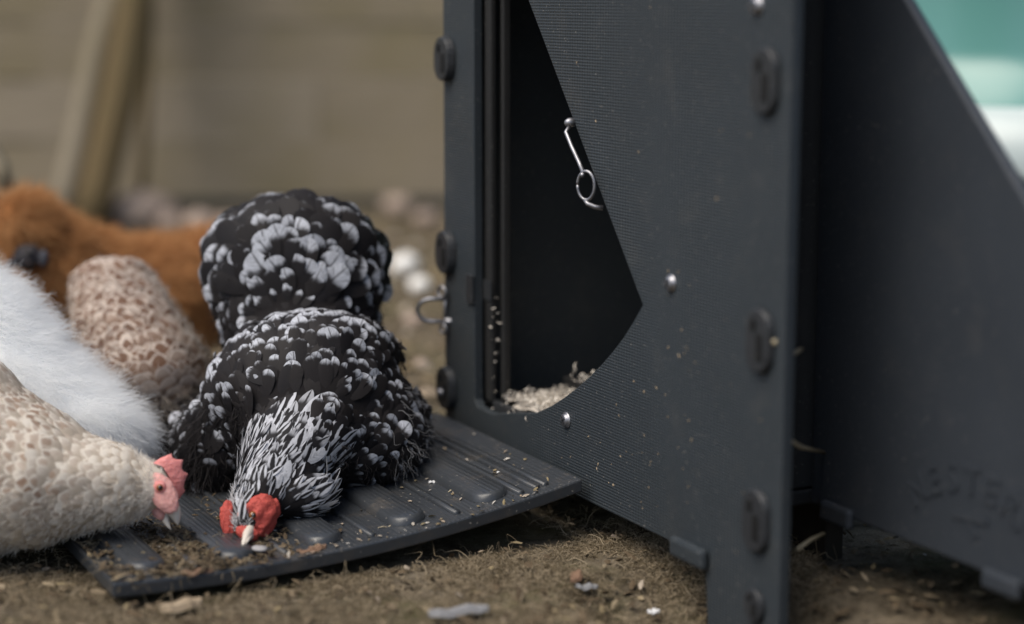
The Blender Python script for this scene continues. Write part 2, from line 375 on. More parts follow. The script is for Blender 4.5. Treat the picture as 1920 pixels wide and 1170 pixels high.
# bedding
pts = []
bm = bmesh.new(); rows = 16; cols = 30; gr = {}
for i in range(cols+1):
    for j in range(rows+1):
        s = .20+.375*i/cols; o = .024+.28*j/rows; zz = .090+.010*mnoise.noise(Vector((s*30, o*30, 1)))+.006*mnoise.noise(Vector((s*90, o*90, 2)))
        gr[i, j] = bm.verts.new(cp(s, o, zz))
for i in range(cols):
    for j in range(rows): bm.faces.new((gr[i, j], gr[i+1, j], gr[i+1, j+1], gr[i, j+1]))
bed = bm_obj('bedding', bm, M['shavings'], None, True); tag(bed, 'pale wood shavings spread on the coop floor inside the door hole', 'bedding', kind='stuff')
V = []; F = []
def curl(c, sz, V, F, rr):
    d = unit(rr.normal(size=3)*(1, 1, .5)); n = unit(np.cross(d, rr.normal(size=3))); b = np.cross(n, d); k = len(V)
    for t in (0, .33, .66, 1):
        for u in (-.5, .5): V.append(c+d*(t-.5)*sz+n*math.sin(t*3)*sz*.3+b*u*sz*.32)
    for q in range(3): F.append((k+2*q, k+2*q+1, k+2*q+3, k+2*q+2))
for k in range(2600):
    s = rng.uniform(.25, .590); o = rng.uniform(.022, .105); curl(cp(s, o, .094+abs(rng.normal())*.004), rng.uniform(.003, .008), V, F, rng)
for k in range(26): curl(cp(rng.uniform(.46, .60), rng.uniform(-.002, .045), rng.uniform(.083, .096)), rng.uniform(.003, .007), V, F, rng)
for k in range(110):   # caught on the sill and in the frame groove
    curl(cp(rng.uniform(.32, .58), rng.uniform(.104, .116), .111+abs(rng.normal())*.007), rng.uniform(.004, .011), V, F, rng)
for k in range(22): curl(cp(rng.uniform(.597, .603), rng.uniform(.012, .022), rng.choice([rng.uniform(.10, .23), rng.uniform(.15, .21)])), rng.uniform(.003, .007), V, F, rng)
o = mesh('shavings', V, F, M['shavings']); tag(o, 'curly pale shavings caught along the sill and door groove', 'shavings', kind='stuff')
V = []; F = []
for k in range(95):   # dust and dropping flecks stuck on the front wall
    if k < 66: s_, z_ = rng.uniform(.14, .42), rng.uniform(.05, .30)**1.0
    else: s_, z_ = rng.uniform(.02, .44), rng.uniform(.04, .56)
    if z_ > .106 and s_ > .215 and s_ > .24-.0+abs(z_-.253)*.75-.03: continue
    n_ = 6; r_ = rng.uniform(.0004, .0010)*(1.8 if rng.random() < .12 else 1); st = rng.uniform(1, 2.6); an = rng.uniform(0, 3.1); i0 = len(V)
    for q_ in range(n_):
        x_, y_ = math.cos(q_*1.047)*r_*st, math.sin(q_*1.047)*r_*rng.uniform(.6, 1.2); V.append(cp(s_+x_*math.cos(an)-y_*math.sin(an), -.0002, z_+x_*math.sin(an)+y_*math.cos(an)))
    V.append(cp(s_, -.0009, z_)); F += [(i0+q_, i0+(q_+1) % n_, i0+n_) for q_ in range(n_)]
o = mesh('dust_flecks', V, F, M['litter_tan'], coop); o['kind'] = 'stuff'
# joint clips: the tabs of the neighbouring panels coming through slots
def clip(s, zc, w, h, t, out=True):
    c = empty_part('clip', cp(s, 0, zc))
    bm = bmesh.new(); n = 10; lp = []
    for k in range(n+1):
        a = math.pi*k/n; lp.append((math.cos(a)*w/2, h/2-w/2+math.sin(a)*w/2))
    for k in range(n+1):
        a = math.pi+math.pi*k/n; lp.append((math.cos(a)*w/2, -h/2+w/2+math.sin(a)*w/2))
    A = [bm.verts.new(cp(s+x, -t, zc+y)) for x, y in lp]; Bv = [bm.verts.new(cp(s+x*1.15, -.0005, zc+y*1.06)) for x, y in lp]
    bm.faces.new(A); bm.faces.new(Bv)
    for k in range(len(lp)): bm.faces.new((A[k], A[(k+1) % len(lp)], Bv[(k+1) % len(lp)], Bv[k]))
    ob = bm_obj('clip', bm, M['clip'], coop, False, .0015)
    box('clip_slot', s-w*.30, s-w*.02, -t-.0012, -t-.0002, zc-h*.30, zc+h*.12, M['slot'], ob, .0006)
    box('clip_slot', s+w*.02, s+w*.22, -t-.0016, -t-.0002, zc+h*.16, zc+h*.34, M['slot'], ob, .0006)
    return ob
def empty_part(*a): return None
for zc in (.477, .252, .090, -.0):
    if zc > .05: clip(.034, zc, .034, .056, .007)
    if zc > .05: clip(.687, zc, .038, .050, .010)
clip(.034, .012, .026, .030, .006)
clip(.034, .70, .034, .056, .007); clip(.687, .70, .038, .050, .010)
box('joint_tab', .112, .172, -.009, -.0006, .022, .042, M['plastic'], None, .004)
# screws
def screw(s, zc, r=.0068, o=0):
    V = []; F = []; c = cp(s, -o, zc); n3 = np.array((*-NI, 0)); u3 = np.array((*WD, 0)); k3 = np.array((0, 0, 1.)); seg = 14
    prof = ((1.3, .0003), (1.3, .0014), (1.0, .0016), (.98, .0040), (.86, .0048), (0.001, .0050))
    for rr, hh in prof:
        for k in range(seg): a = 2*math.pi*k/seg; V.append(c+n3*hh+(u3*math.cos(a)+k3*math.sin(a))*r*rr)
    for i in range(len(prof)-1):
        for k in range(seg): F.append((i*seg+k, i*seg+(k+1) % seg, (i+1)*seg+(k+1) % seg, (i+1)*seg+k))
    ob = mesh('screw', V, F, M['metal'], coop, True)
    a0 = .5+s*9
    for q in range(2):
        d = u3*math.cos(a0+q*1.57)+k3*math.sin(a0+q*1.57); e = np.cross(n3, d)
        mesh('screw_slot', [c+n3*.0053+d*x*r*.75+e*y*r*.14 for x, y in ((-1, -1), (1, -1), (1, 1), (-1, 1))], [(0, 1, 2, 3)], M['clip'], ob)
for s, zc in ((.187, .282), (.3936, .109), (.052, .541), (.10, .80), (.40, .70)): screw(s, zc)
screw(.688, .0845, .0045, .0105)
# ring, eyelets and hook by the door hole
def ring(name, c, ax1, ax2, R, r, seg=26, a0=0, a1=2*math.pi):
    full = a1-a0 > 6.28; n = seg if full else seg+1
    path = [c+ax1*R*math.cos(a0+(a1-a0)*k/seg)+ax2*R*math.sin(a0+(a1-a0)*k/seg) for k in range(seg+(1 if full else 1))]
    V, F = tube(path, r, 8); return mesh(name, V, F, M['metal'], coop, True)
U3 = np.array((*WD, 0)); N3 = np.array((*-NI, 0)); Z3 = np.array((0, 0, 1.))
c = cp(.333, -.012, .362); ring('ring', c, U3*.8+N3*.4, Z3*1.25, .0115, .0016)
V, F = tube([cp(0.3826, -.004, .4185), cp(0.3800, -.010, .412), cp(0.3670, -.010, .398), cp(0.3510, -.010, .383), cp(0.3410, -.011, .374), cp(0.3340, -.016, .372)], [.0022]*6, 8); mesh('hook', V, F, M['metal'], coop, True)
V, F = tube([cp(0.3835, .001, .4215), cp(0.3835, -.004, .4215), cp(0.3825, -.0075, .4205), cp(0.3820, -.0088, .420)], [.0048, .0052, .004, .0015], 10); mesh('hook_stud', V, F, M['metal'], coop, True)
V, F = tube([cp(0.3340, -.013, .3475), cp(0.3300, -.012, .3440), cp(0.3250, -.006, .341), cp(0.3210, .001, .340)], [.0018, .0024, .0024, .0024], 8); mesh('eyelet', V, F, M['metal'], coop, True)
# shackle on the left post
cl = cp(.693, -.014, .183); XC = CR
path = [cl+CR*.010+Z3*.0135]+[cl-CR*.006+CR*-.0165*math.sin(a)+Z3*.0135*math.cos(a) for a in np.linspace(.0, math.pi, 14)]+[cl+CR*.012-Z3*.0135]
V, F = tube(path, .0024, 8); mesh('shackle', V, F, M['metal'], coop, True)
V, F = tube([cl+CR*.010+Z3*.020, cl+CR*.010-Z3*.020], .0018, 8); mesh('shackle_pin', V, F, M['metal'], coop, True)
ring('eyelet', cp(.690, -.008, .2045), U3*.9+N3*.3, Z3, .0065, .0020)
ring('eyelet', cp(.687, -.008, .1610), U3*.9+N3*.3, Z3, .0050, .0018)
V, F = tube([cl+CR*.016-Z3*.0135-N3*.012, cl+CR*.013-Z3*.0135+N3*.004], [.005, .0042], 8); mesh('shackle_nut', V, F, M['metal'], coop, True)
# right wing panel, set back, sloping top
pan = slab('wing_panel', [(.152, .060), (-.30, .060), (-.30, .222), (.1520, .666)], .012, .140, M['panel'], None, .003)
box('joint_tab', .078, .125, .130, .1394, .052, .072, M['panel'], None, .004)
box('joint_tab', -.155, -.108, .131, .1394, .050, .068, M['panel'], None, .004)
prism('wing_shade_slab', [(.15, .155), (-.30, .155), (-.30, .55), (.0, .55)], .058, .068, M['inner'])  # unseen slab added to keep the ground beneath the wing panel in shade
# rope-like straw caught between the panels
for pts_, r in (([(1452, 640, 1.63), (1470, 668, 1.66), (1490, 662, 1.70), (1502, 655, 1.72)], .0022), ([(1466, 815, 1.64), (1500, 838, 1.70), (1545, 848, 1.80)], .0018), ([(1495, 1030, 1.70), (1520, 1012, 1.74), (1545, 1000, 1.79)], .0018)):
    V, F = tube([at(*p) for p in pts_], r, 6); o = mesh('straw', V, F, M['straw'], None, True)
    tag(o, {640: 'straw wisp caught at the middle clip of the coop corner', 815: 'straw strand stretched across the dark gap of the coop', 1030: 'lowest straw strand in the dark gap near the wing panel tab'}[pts_[0][1]], 'straw')
# worn arched maker's word and twig embossed near the foot of the wing panel
def emboss(V2, F2, name):   # 2-D shape (u to the right of the panel, v up) raised 1 mm on the panel's outer face
    bm = bmesh.new(); vs = [bm.verts.new(cp(-u, .1394, v)) for u, v in V2]
    for f in F2:
        try: bm.faces.new([vs[i] for i in f])
        except ValueError: pass
    e = bmesh.ops.extrude_face_region(bm, geom=bm.faces[:]); bmesh.ops.translate(bm, verts=[v for v in e['geom'] if isinstance(v, bmesh.types.BMVert)], vec=Vector((*(-NI*.0011), 0)))
    return bm_obj(name, bm, M['panel'], pan)
for k, ch in enumerate('NESTERA'):
    cu = bpy.data.curves.new('letter', 'FONT'); cu.body = ch; cu.size = .036; cu.align_x = 'CENTER'; cu.resolution_u = 2; cu.offset = .0006
    to = bpy.data.objects.new('tmp', cu); COL.objects.link(to); me = bpy.data.meshes.new_from_object(to.evaluated_get(bpy.context.evaluated_depsgraph_get()))
    a = (k-3)*-.22; c_, s_ = math.cos(a), math.sin(a); R_ = .105; cx, cy = .083, .125-R_
    V2 = [(cx+(v.co.x*c_-(v.co.y+R_)*s_), cy+(v.co.x*s_+(v.co.y+R_)*c_)) for v in me.vertices]
    emboss(V2, [tuple(p.vertices) for p in me.polygons], 'letter'); bpy.data.objects.remove(to); bpy.data.curves.remove(cu); bpy.data.meshes.remove(me)
emboss([(.060, .099), (.106, .103), (.106, .109), (.060, .105), (.078, .099), (.090, .088), (.095, .090), (.086, .100)], [(0, 1, 2, 3), (4, 5, 6, 7)], 'twig_mark')
# ramp
bm = bmesh.new(); na, nb = 28, 14; gr = {}
for h in (0, -.014):
    for i in range(na+1):
        for j in range(nb+1): gr[h, i, j] = bm.verts.new(rp(RL*i/na, RW*j/nb, h))
for i in range(na):
    for j in range(nb):
        for h in (0, -.014): bm.faces.new((gr[h, i, j], gr[h, i+1, j], gr[h, i+1, j+1], gr[h, i, j+1]))
for i in range(na):
    for j in (0, nb): bm.faces.new((gr[0, i, j], gr[0, i+1, j], gr[-.014, i+1, j], gr[-.014, i, j]))
for j in range(nb):
    for i in (0, na): bm.faces.new((gr[0, i, j], gr[0, i, j+1], gr[-.014, i, j+1], gr[-.014, i, j]))
ramp = bm_obj('ramp', bm, M['ramp'], coop, False, .002)
def pill(a, w, b0, b1, h, round_=True):
    bm = bmesh.new(); lp = []
    if round_:
        n = 8
        for k in range(n+1): t = math.pi*k/n; lp.append((math.cos(t)*w/2, b1-w/2+math.sin(t)*w/2))
        for k in range(n+1): t = math.pi+math.pi*k/n; lp.append((math.cos(t)*w/2, b0+w/2+math.sin(t)*w/2))
    else:
        m_ = 6; lp = [(w/2, b0+(b1-b0)*k/m_) for k in range(m_+1)]+[(-w/2, b1-(b1-b0)*k/m_) for k in range(m_+1)]
    cb = (b0+b1)/2; rings = []
    for sh, hh in ((1, .0002), (.93, h*.7), (.78, h), ):
        rings.append([bm.verts.new(rp(a+x*sh, cb+(y-cb)*(1-(1-sh)*w/(b1-b0)), hh)) for x, y in lp])
    for q in range(2):
        for k in range(len(lp)): bm.faces.new((rings[q][k], rings[q][(k+1) % len(lp)], rings[q+1][(k+1) % len(lp)], rings[q+1][k]))
    f = bm.faces.new(rings[-1]); bmesh.ops.triangulate(bm, faces=[f])
    o = bm_obj('rib', bm, M['ramp'], ramp, True); return o
for a in (.088, .180, .270, .360, .448): pill(a, .040, .022, RW-.02, .0085)
for a in (.034, .044, .062, .134, .226, .316, .405): pill(a, .007, .016, RW-.012, .0036, False)
# ------------------------------------------------------------------ hens
def ell(px, py, Y, rx, ry, rzm, rot=0):   # radii in photo pixels at that distance, rzm metres along the view
    c = at(px, py, Y); k = np.linalg.norm(c-CAM)/FPX; a = math.radians(rot)
    X = CR*math.cos(a)+CU*math.sin(a); U = -CR*math.sin(a)+CU*math.cos(a)
    return (c, np.stack([X*rx*k, U*ry*k, CF*rzm], 1))
def chain(A, B, n):
    out = []
    for i in range(1, n):
        t = i/n; out.append(tuple(A[k]+(B[k]-A[k])*t for k in range(len(A))))
    return out
def body_mesh(name, ells, mat, parent, voxel=.0065, smooth=4):
    bm = bmesh.new()
    for c, A in ells:
        r = bmesh.ops.create_icosphere(bm, subdivisions=3, radius=1)
        for v in r['verts']: p = c+A@np.array(v.co); v.co = Vector(p)
    me = bpy.data.meshes.new(name); bm.to_mesh(me); bm.free(); o = bpy.data.objects.new('tmp', me); COL.objects.link(o)
    m = o.modifiers.new('r', 'REMESH'); m.mode = 'VOXEL'; m.voxel_size = voxel
    if smooth: m2 = o.modifiers.new('s', 'SMOOTH'); m2.iterations = smooth; m2.factor = .5
    dg = bpy.context.evaluated_depsgraph_get(); me2 = bpy.data.meshes.new_from_object(o.evaluated_get(dg)); bpy.data.objects.remove(o); bpy.data.meshes.remove(me)
    me2.name = name; me2.materials.clear(); me2.materials.append(mat); me2.shade_smooth()
    return link(name, me2, parent)
def samples(o, spacing, n, seed, keep=None):
    me = o.data; me.calc_loop_triangles(); nv = len(me.vertices); co = np.empty(nv*3); me.vertices.foreach_get('co', co); co = co.reshape(-1, 3)
    no = np.empty(nv*3); me.vertices.foreach_get('normal', no); no = no.reshape(-1, 3)
    tr = np.empty(len(me.loop_triangles)*3, int); me.loop_triangles.foreach_get('vertices', tr); tr = tr.reshape(-1, 3)
    r = np.random.default_rng(seed); A = np.linalg.norm(np.cross(co[tr[:, 1]]-co[tr[:, 0]], co[tr[:, 2]]-co[tr[:, 0]]), axis=1); A /= A.sum()
    t = r.choice(len(tr), n, p=A); u = r.random((n, 2)); fl = u.sum(1) > 1; u[fl] = 1-u[fl]; w = np.stack([1-u.sum(1), u[:, 0], u[:, 1]], 1)
    P = (co[tr[t]]*w[:, :, None]).sum(1); N = (no[tr[t]]*w[:, :, None]).sum(1); N /= np.linalg.norm(N, axis=1)[:, None]+1e-9
    if keep is not None: k = keep(P, N); P, N = P[k], N[k]
    if spacing:
        cell = {}; sel = []
        for i in range(len(P)):
            q = tuple((P[i]//spacing).astype(int)); ok = True
            for dx in (-1, 0, 1):
                for dy in (-1, 0, 1):
                    for dz in (-1, 0, 1):
                        for j in cell.get((q[0]+dx, q[1]+dy, q[2]+dz), ()):
                            if ((P[j]-P[i])**2).sum() < spacing**2: ok = False; break
                        if not ok: break
                    if not ok: break
                if not ok: break
            if ok: cell.setdefault(q, []).append(i); sel.append(i)
        P, N = P[sel], N[sel]
    return P, N
def spine_flow(P, spine):   # direction head -> tail of the nearest spine piece, blended
    sp = np.array(spine); mid = (sp[1:]+sp[:-1])/2; d = sp[1:]-sp[:-1]; d /= np.linalg.norm(d, axis=1)[:, None]
    D = ((P[:, None]-mid[None])**2).sum(2); w = np.exp(-D/(2*.045**2))+1e-9; T = (w[:, :, None]*d[None]).sum(1); return T/np.linalg.norm(T, axis=1)[:, None]
def tangent(T, N, jit=.12, r=rng):
    T = T+r.normal(size=T.shape)*jit; T = T-N*(T*N).sum(1)[:, None]; return T/(np.linalg.norm(T, axis=1)[:, None]+1e-9)
FV = {'round': ((0, .25, .5, .70, .84, .94, 1.0), (.45, .85, 1.0, 1.0, .86, .60, .22)), 'point': ((0, .2, .42, .62, .78, .91, 1.0), (.5, .88, 1.0, .93, .74, .45, .10))}
def canon(shape, ratio, lift, bend):
    vs, ws = FV[shape]; L = []
    for v, w in zip(vs, ws):
        for u in (-1, 0, 1): x = u*w*ratio/2; L.append((x, v, lift*v-bend*v*v-abs(u)*w*ratio*.075))
    return np.array(L)
QF = np.array([(r*3+c, r*3+c+1, r*3+c+4, r*3+c+3) for r in range(6) for c in range(2)])
def feather_uv(shape):
    vs, ws = FV[shape]; return np.array([(u*.5+.5, v) for v, w in zip(vs, ws) for u in (-1, 0, 1)])
def put_attr(me, name, vals, dom='POINT'):
    a = me.attributes.new(name, 'FLOAT', dom); a.data.foreach_set('value', np.asarray(vals, np.float32))
def feather_mesh(name, V, F, UV, rnd, tip, mat):
    me = bpy.data.meshes.new(name); me.vertices.add(len(V)); me.vertices.foreach_set('co', V.ravel().astype(np.float32))
    me.loops.add(F.size); me.loops.foreach_set('vertex_index', F.ravel().astype(np.int32)); me.polygons.add(len(F)); me.polygons.foreach_set('loop_start', np.arange(0, F.size, 4, dtype=np.int32))
    me.update(calc_edges=True); uv = me.uv_layers.new(name='UVMap'); uv.data.foreach_set('uv', UV[F.ravel()].ravel().astype(np.float32))
    put_attr(me, 'rnd', rnd); put_attr(me, 'tip', tip); me.materials.append(mat); me.shade_smooth(); return me
def feathers(hen, name, P, N, T, L, shape, ratio, lift, bend, tip, mat, single=0, rr=rng, jitn=.13):
    n = len(P); N = N+rr.normal(size=(n, 3))*jitn; N = N-T*(N*T).sum(1)[:, None]; N /= np.linalg.norm(N, axis=1)[:, None]
    B = np.cross(T, N)*rr.uniform(.72, 1.2, n)[:, None]; rnd = rr.random(n); C = canon(shape, ratio, lift, bend); uv1 = feather_uv(shape); L = np.broadcast_to(L, (n,)); tip = np.broadcast_to(tip, (n,))
    solo = np.zeros(n, bool)
    if single:
        vd = CAM-P; dist = np.linalg.norm(vd, axis=1); vd /= dist[:, None]; face = (vd*N).sum(1); rel = P-CAM; zc = rel@CF; px = 960+FPX*(rel@CR)/zc; py = 585-FPX*(rel@CU)/zc
        score = np.where((face > .25) & (px > 5) & (px < 1900) & (py > 0) & (py < 1165), L/dist*(.4+face), 0); idx = np.argsort(-score)[:single]; solo[idx[score[idx] > 0]] = True
    k = np.where(~solo)[0]; m = len(k)
    if m:
        X = P[k, None]+L[k, None, None]*(C[None, :, 0:1]*B[k, None]+C[None, :, 1:2]*T[k, None]+C[None, :, 2:3]*N[k, None])
        F = (QF[None]+(np.arange(m)*21)[:, None, None]).reshape(-1, 4)
        me = feather_mesh(name, X.reshape(-1, 3), F, np.tile(uv1, (m, 1)), np.repeat(rnd[k], 21), np.repeat(tip[k], 21), mat); o = link(name, me, hen); o['kind'] = 'stuff'
    if solo.any():
        var = {}
        for i in np.where(solo)[0]:
            q = (round(tip[i]*5)/5, int(rnd[i]*4))
            if q not in var: var[q] = feather_mesh('feather', C, QF, uv1, np.full(21, (q[1]+.5)/4+rr.uniform(-.1, .1)), np.full(21, q[0]), mat)
            o = link('feather', var[q], hen); ml = Matrix([(*(a), b) for a, b in zip(np.stack([B[i], T[i], N[i]], 1)*L[i], P[i])]+[(0, 0, 0, 1)]); o.matrix_basis = ml
def down(hen, name, P, N, T, L, mat, a=.6, b=.7, grav=.15, jit=.25, rad=.0004, npt=5, rr=rng, kink=.05, clump=0):
    n = len(P); D = N*a+T*b+rr.normal(size=P.shape)*jit
    if clump: D += np.array([mnoise.noise_vector(Vector(p)*42)+mnoise.noise_vector(Vector(p)*95)*.6 for p in P])*clump
    D /= np.linalg.norm(D, axis=1)[:, None]; L = np.broadcast_to(L, (n,))*rr.uniform(.6, 1.15, n)
    t = np.linspace(0, 1, npt); X = P[:, None]+D[:, None]*(t[None, :, None]*L[:, None, None]); X[:, :, 2] -= grav*(t**2)[None]*L[:, None]
    X += rr.normal(size=X.shape)*(kink*L)[:, None, None]*t[None, :, None]
    hc = bpy.data.hair_curves.new(name); hc.add_curves([npt]*n); hc.attributes['position'].data.foreach_set('vector', X.ravel().astype(np.float32))
    ra = hc.attributes.get('radius') or hc.attributes.new('radius', 'FLOAT', 'POINT'); ra.data.foreach_set('value', np.tile(rad*(1-.75*t), n).astype(np.float32))
    hc.materials.append(mat); o = link(name, hc, hen)
    if hen is not None: o['kind'] = 'stuff'
    return o
def blob(name, c, A, mat, parent, sub=2, rough=0):
    if name in ('face', 'lore', 'ear_lobe') and sub == 3: sub = 4
    bm = bmesh.new(); bmesh.ops.create_icosphere(bm, subdivisions=sub, radius=1)
    for v in bm.verts:
        k = 1+rough*(mnoise.noise(Vector(v.co)*3+Vector((c[0]*50, 0, 0)))+(.35*mnoise.noise(Vector(v.co)*11) if sub > 3 else 0)); v.co = Vector(np.asarray(c)+A@(np.array(v.co)*k))
    return bm_obj(name, bm, mat, parent, True)
def frame(f, up):
    f = unit(f); r = unit(np.cross(f, up)); u = np.cross(r, f); return r, u, f
def legs(hen, foot_pts, hip, mat):
    for (x, y, z), h in zip(foot_pts, hip):
        p = np.array((x, y, z)); V, F = tube([np.array(h), p+(0, .004, .03), p+(0, 0, .006)], [.011, .006, .0055], 8)
        o = mesh('leg', V, F, mat, hen, True)
        for k, a in enumerate((-2.3, -1.57, -.8, 1.6)):
            d = np.array((math.cos(a), math.sin(a), 0)); ln = .032 if k < 3 else .014; V, F = tube([p+(0, 0, .007), p+d*ln*.6+(0, 0, .007), p+d*ln+(0, 0, .003)], [.005, .0042, .0015], 6); mesh('toe', V, F, mat, o, True)
def beak_part(name, base, tip, wdt, up, mat, parent, droop=.0):
    d = tip-base; L = np.linalg.norm(d); r, u, f = frame(d, up); V = []; F = []; seg = 10; n = 6
    for i in range(n+1):
        t = i/n; k = (1-t)**.75*.97+.03; c = base+f*L*t+u*(L*.10*math.sin(t*2.2)-droop*L*t*t)
        for s in range(seg): a = 2*math.pi*s/seg; V.append(c+r*math.cos(a)*wdt*k*.8+u*math.sin(a)*wdt*k)
    for i in range(n):
        for s in range(seg): F.append((i*seg+s, i*seg+(s+1) % seg, (i+1)*seg+(s+1) % seg, (i+1)*seg+s))
    F.append(tuple(n*seg+s for s in range(seg))); return mesh(name, V, F, mat, parent, True)
def eye_part(c, outd, r, parent, iris):
    o = blob('eye', c, np.eye(3)*r, iris, parent, 2); a, b, f = frame(outd, (0, 0, 1)); blob('pupil', c+f*r*.62, np.stack([a*r*.62, b*r*.62, f*r*.44], 1), M['pupil'], o, 2)
def comb(parent, base_pts, out, hts, thick, mat):   # serrated single comb along base_pts
    bp = [np.array(p) for p in base_pts]; n = len(bp); V = []; F = []; t3 = unit(np.cross(bp[-1]-bp[0], out))
    for i in range(n):
        for k, (f, w) in enumerate(((-.12, 1.0), (.35, .9), (.75, .6), (1.0, .15))):
            for s in (-1, 1): V.append(bp[i]+out*hts[i]*f+t3*s*thick*w*(.55+.45*math.sin(math.pi*min(1, max(0, (i+.3)/(n-.4))))))
    for i in range(n-1):
        for k in range(3):
            for s in (0, 1): F.append((i*8+k*2+s, (i+1)*8+k*2+s, (i+1)*8+k*2+2+s, i*8+k*2+2+s))
        F.append((i*8+6, i*8+7, (i+1)*8+7, (i+1)*8+6))
    for i in (0, n-1):
        for k in range(3): F.append((i*8+k*2, i*8+k*2+1, i*8+k*2+3, i*8+k*2+2))
    o = mesh('comb', V, F, mat, parent, True); m = o.modifiers.new('s', 'SUBSURF'); m.levels = 2; m.render_levels = 2; return o
def pxof(P):
    rel = P-CAM; zc = rel@CF; return 960+FPX*(rel@CR)/zc, 585-FPX*(rel@CU)/zc

# ---- mottled hen on the ramp
hm = empty('hen', (*at(590, 940, 2.06)[:2], .03), 'black and white mottled hen pecking on the ramp with its tail raised', 'hen', 'hens pecking beside the coop')
HC = at(474, 955, 1.865); BT = atz(453, 1030, .0205)
es = [ell(553, 500, 2.20, 164, 124, .095)]+[ell(*p) for p in chain((553, 500, 2.20, 164, 124, .095), (564, 640, 2.175, 140, 80, .088), 7)]+[ell(572, 745, 2.06, 184, 146, .105), ell(588, 670, 2.08, 160, 84, .10), ell(612, 830, 2.04, 182, 104, .090),
      ell(690, 800, 2.05, 92, 108, .07), ell(410, 840, 2.06, 62, 100, .05), ell(775, 805, 2.10, 30, 60, .04), ell(362, 850, 2.12, 38, 80, .04)]
es += [ell(*p) for p in chain((585, 800, 2.00, 120, 88, .07), (478, 944, 1.872, 46, 46, .030), 8)]
es += [ell(548, 930, 1.90, 72, 44, .035), ell(474, 955, 1.865, 45, 46, .025), ell(466, 982, 1.845, 30, 34, .018)]
bo = body_mesh('body', es, M['skin_black'], hm, .0055, 9)
spine = [BT, HC, at(520, 880, 1.87), at(560, 800, 1.92), at(575, 700, 1.98), at(575, 610, 2.06), at(556, 560, 2.10), at(553, 480, 2.16), at(553, 370, 2.25)]
def in_face(P):
    x, y = pxof(P); return (P[:, 1] < 1.96) & (((((x-486)/36)**2+((y-970)/42)**2) < 1) | ((((x-431)/14)**2+((y-978)/38)**2) < 1) | (((x-462)/26)**2+((y-1004)/16)**2 < 1))
P, N = samples(bo, .0080, 40000, 1, lambda P, N: ~in_face(P))
T = spine_flow(P, spine); px, py = pxof(P)
tailz = ((py < 592) & (P[:, 1] > 2.05)) | ((py < 660) & (P[:, 1] > 2.07))
q = at(556, 660, 2.03); RT = P-q; RT /= np.linalg.norm(RT, axis=1)[:, None]; T[tailz] = RT[tailz]
side = (np.abs(px-575) > 150) & (py > 640); T[side] += np.array((0, .3, -.1)); T = tangent(T, N, .30)
hd = np.linalg.norm(P-HC, axis=1)
def hack_zone(P):
    x, y = pxof(P); d = np.linalg.norm(P-HC, axis=1); wob = np.array([mnoise.noise(Vector(p)*26)*.022 for p in P]); a = np.arctan2(y-955, x-474)
    return (((d+wob < .118) & (x > 432) & (x < 655) & (y > 785) & (P[:, 1] < 2.05)) | (d < .052))
hack = hack_zone(P); bodyf = ~hack
tipv = rng.beta(1.25, 1.45, len(P)); cen = np.exp(-(((px-560)/125)**2+((py-545)/75)**2)); edgew = np.exp(-((px-400)/30)**2)*(py > 620)
top_ = np.where(tailz, np.clip((py-395)/110, .15, .75), 1); tipv = np.clip(tipv*.95*top_+cen*.8*rng.random(len(P))**.5+edgew*.3, 0, 1)*np.where(tailz, 1, .86); tipv[(rng.random(len(P)) < np.where(tailz, .36, .20)-.3*cen)] = 0
Lf = np.where(tailz, np.where(py > 565, .023, .035), .026)*rng.uniform(.65, 1.3, len(P))
thin = rng.random(len(P)) < .85
k = bodyf & tailz & thin; feathers(hm, 'tail_feathers', P[k], N[k], T[k], Lf[k], 'round', .72, .24, .10, tipv[k], M['mottled'], 110)
k = bodyf & ~tailz; feathers(hm, 'feathers', P[k], N[k], T[k], Lf[k], 'round', .62, .20, .11, tipv[k], M['mottled'], 170)
P2, N2 = samples(bo, .0060, 40000, 2, lambda P, N: hack_zone(P) & ~in_face(P))
R2 = P2-(HC+np.array((0, 0, -.01))); h2 = np.linalg.norm(R2, axis=1); R2 /= h2[:, None]; T2 = tangent(R2*.8+spine_flow(P2, spine)*.5, N2, .22)
w2 = np.clip(1.15-h2/.050, 0, 1)+(rng.random(len(P2)) < .16)
feathers(hm, 'hackle', P2, N2, T2, np.clip(.010+h2*.24, .013, .034)*rng.uniform(.7, 1.3, len(P2)), 'point', .38, .15, .11, np.clip(w2, 0, 1), M['hackle'])
# loose down at the flanks
P3, N3_ = samples(bo, 0, 9000, 3, lambda P, N: ((pxof(P)[0] > 735) & (pxof(P)[1] > 700)) | ((pxof(P)[0] < 400) & (pxof(P)[1] > 740)))
px3 = pxof(P3)[0]; dn = tangent(np.tile((0, .3, -1.), (len(P3), 1)), N3_, .3)
k = px3 > 735; down(hm, 'down', P3[k][::2], N3_[k][::2], dn[k][::2], .026, M['silver_down'], .5, .8, .2, .45, .00035, kink=.12)
k = px3 < 400; down(hm, 'down', P3[k], N3_[k], dn[k], .034, M['dark_down'], .5, .8, .2, .3, .0006)
P3, N3_ = samples(bo, 0, 9000, 4, lambda P, N: ((N[:, 2] < .1) | (pxof(P)[1] > 880)) & (np.linalg.norm(P-HC, axis=1) > .10)); down(hm, 'down', P3, N3_, tangent(np.tile((0, .2, -1.), (len(P3), 1)), N3_, .3), .015, M['dark_down'], .3, .9, .1, .4, .0005, kink=.12)
bd = unit(BT-HC); fr = CR; tocam = unit(CAM-HC); tocam = unit(tocam-bd*(tocam@bd))
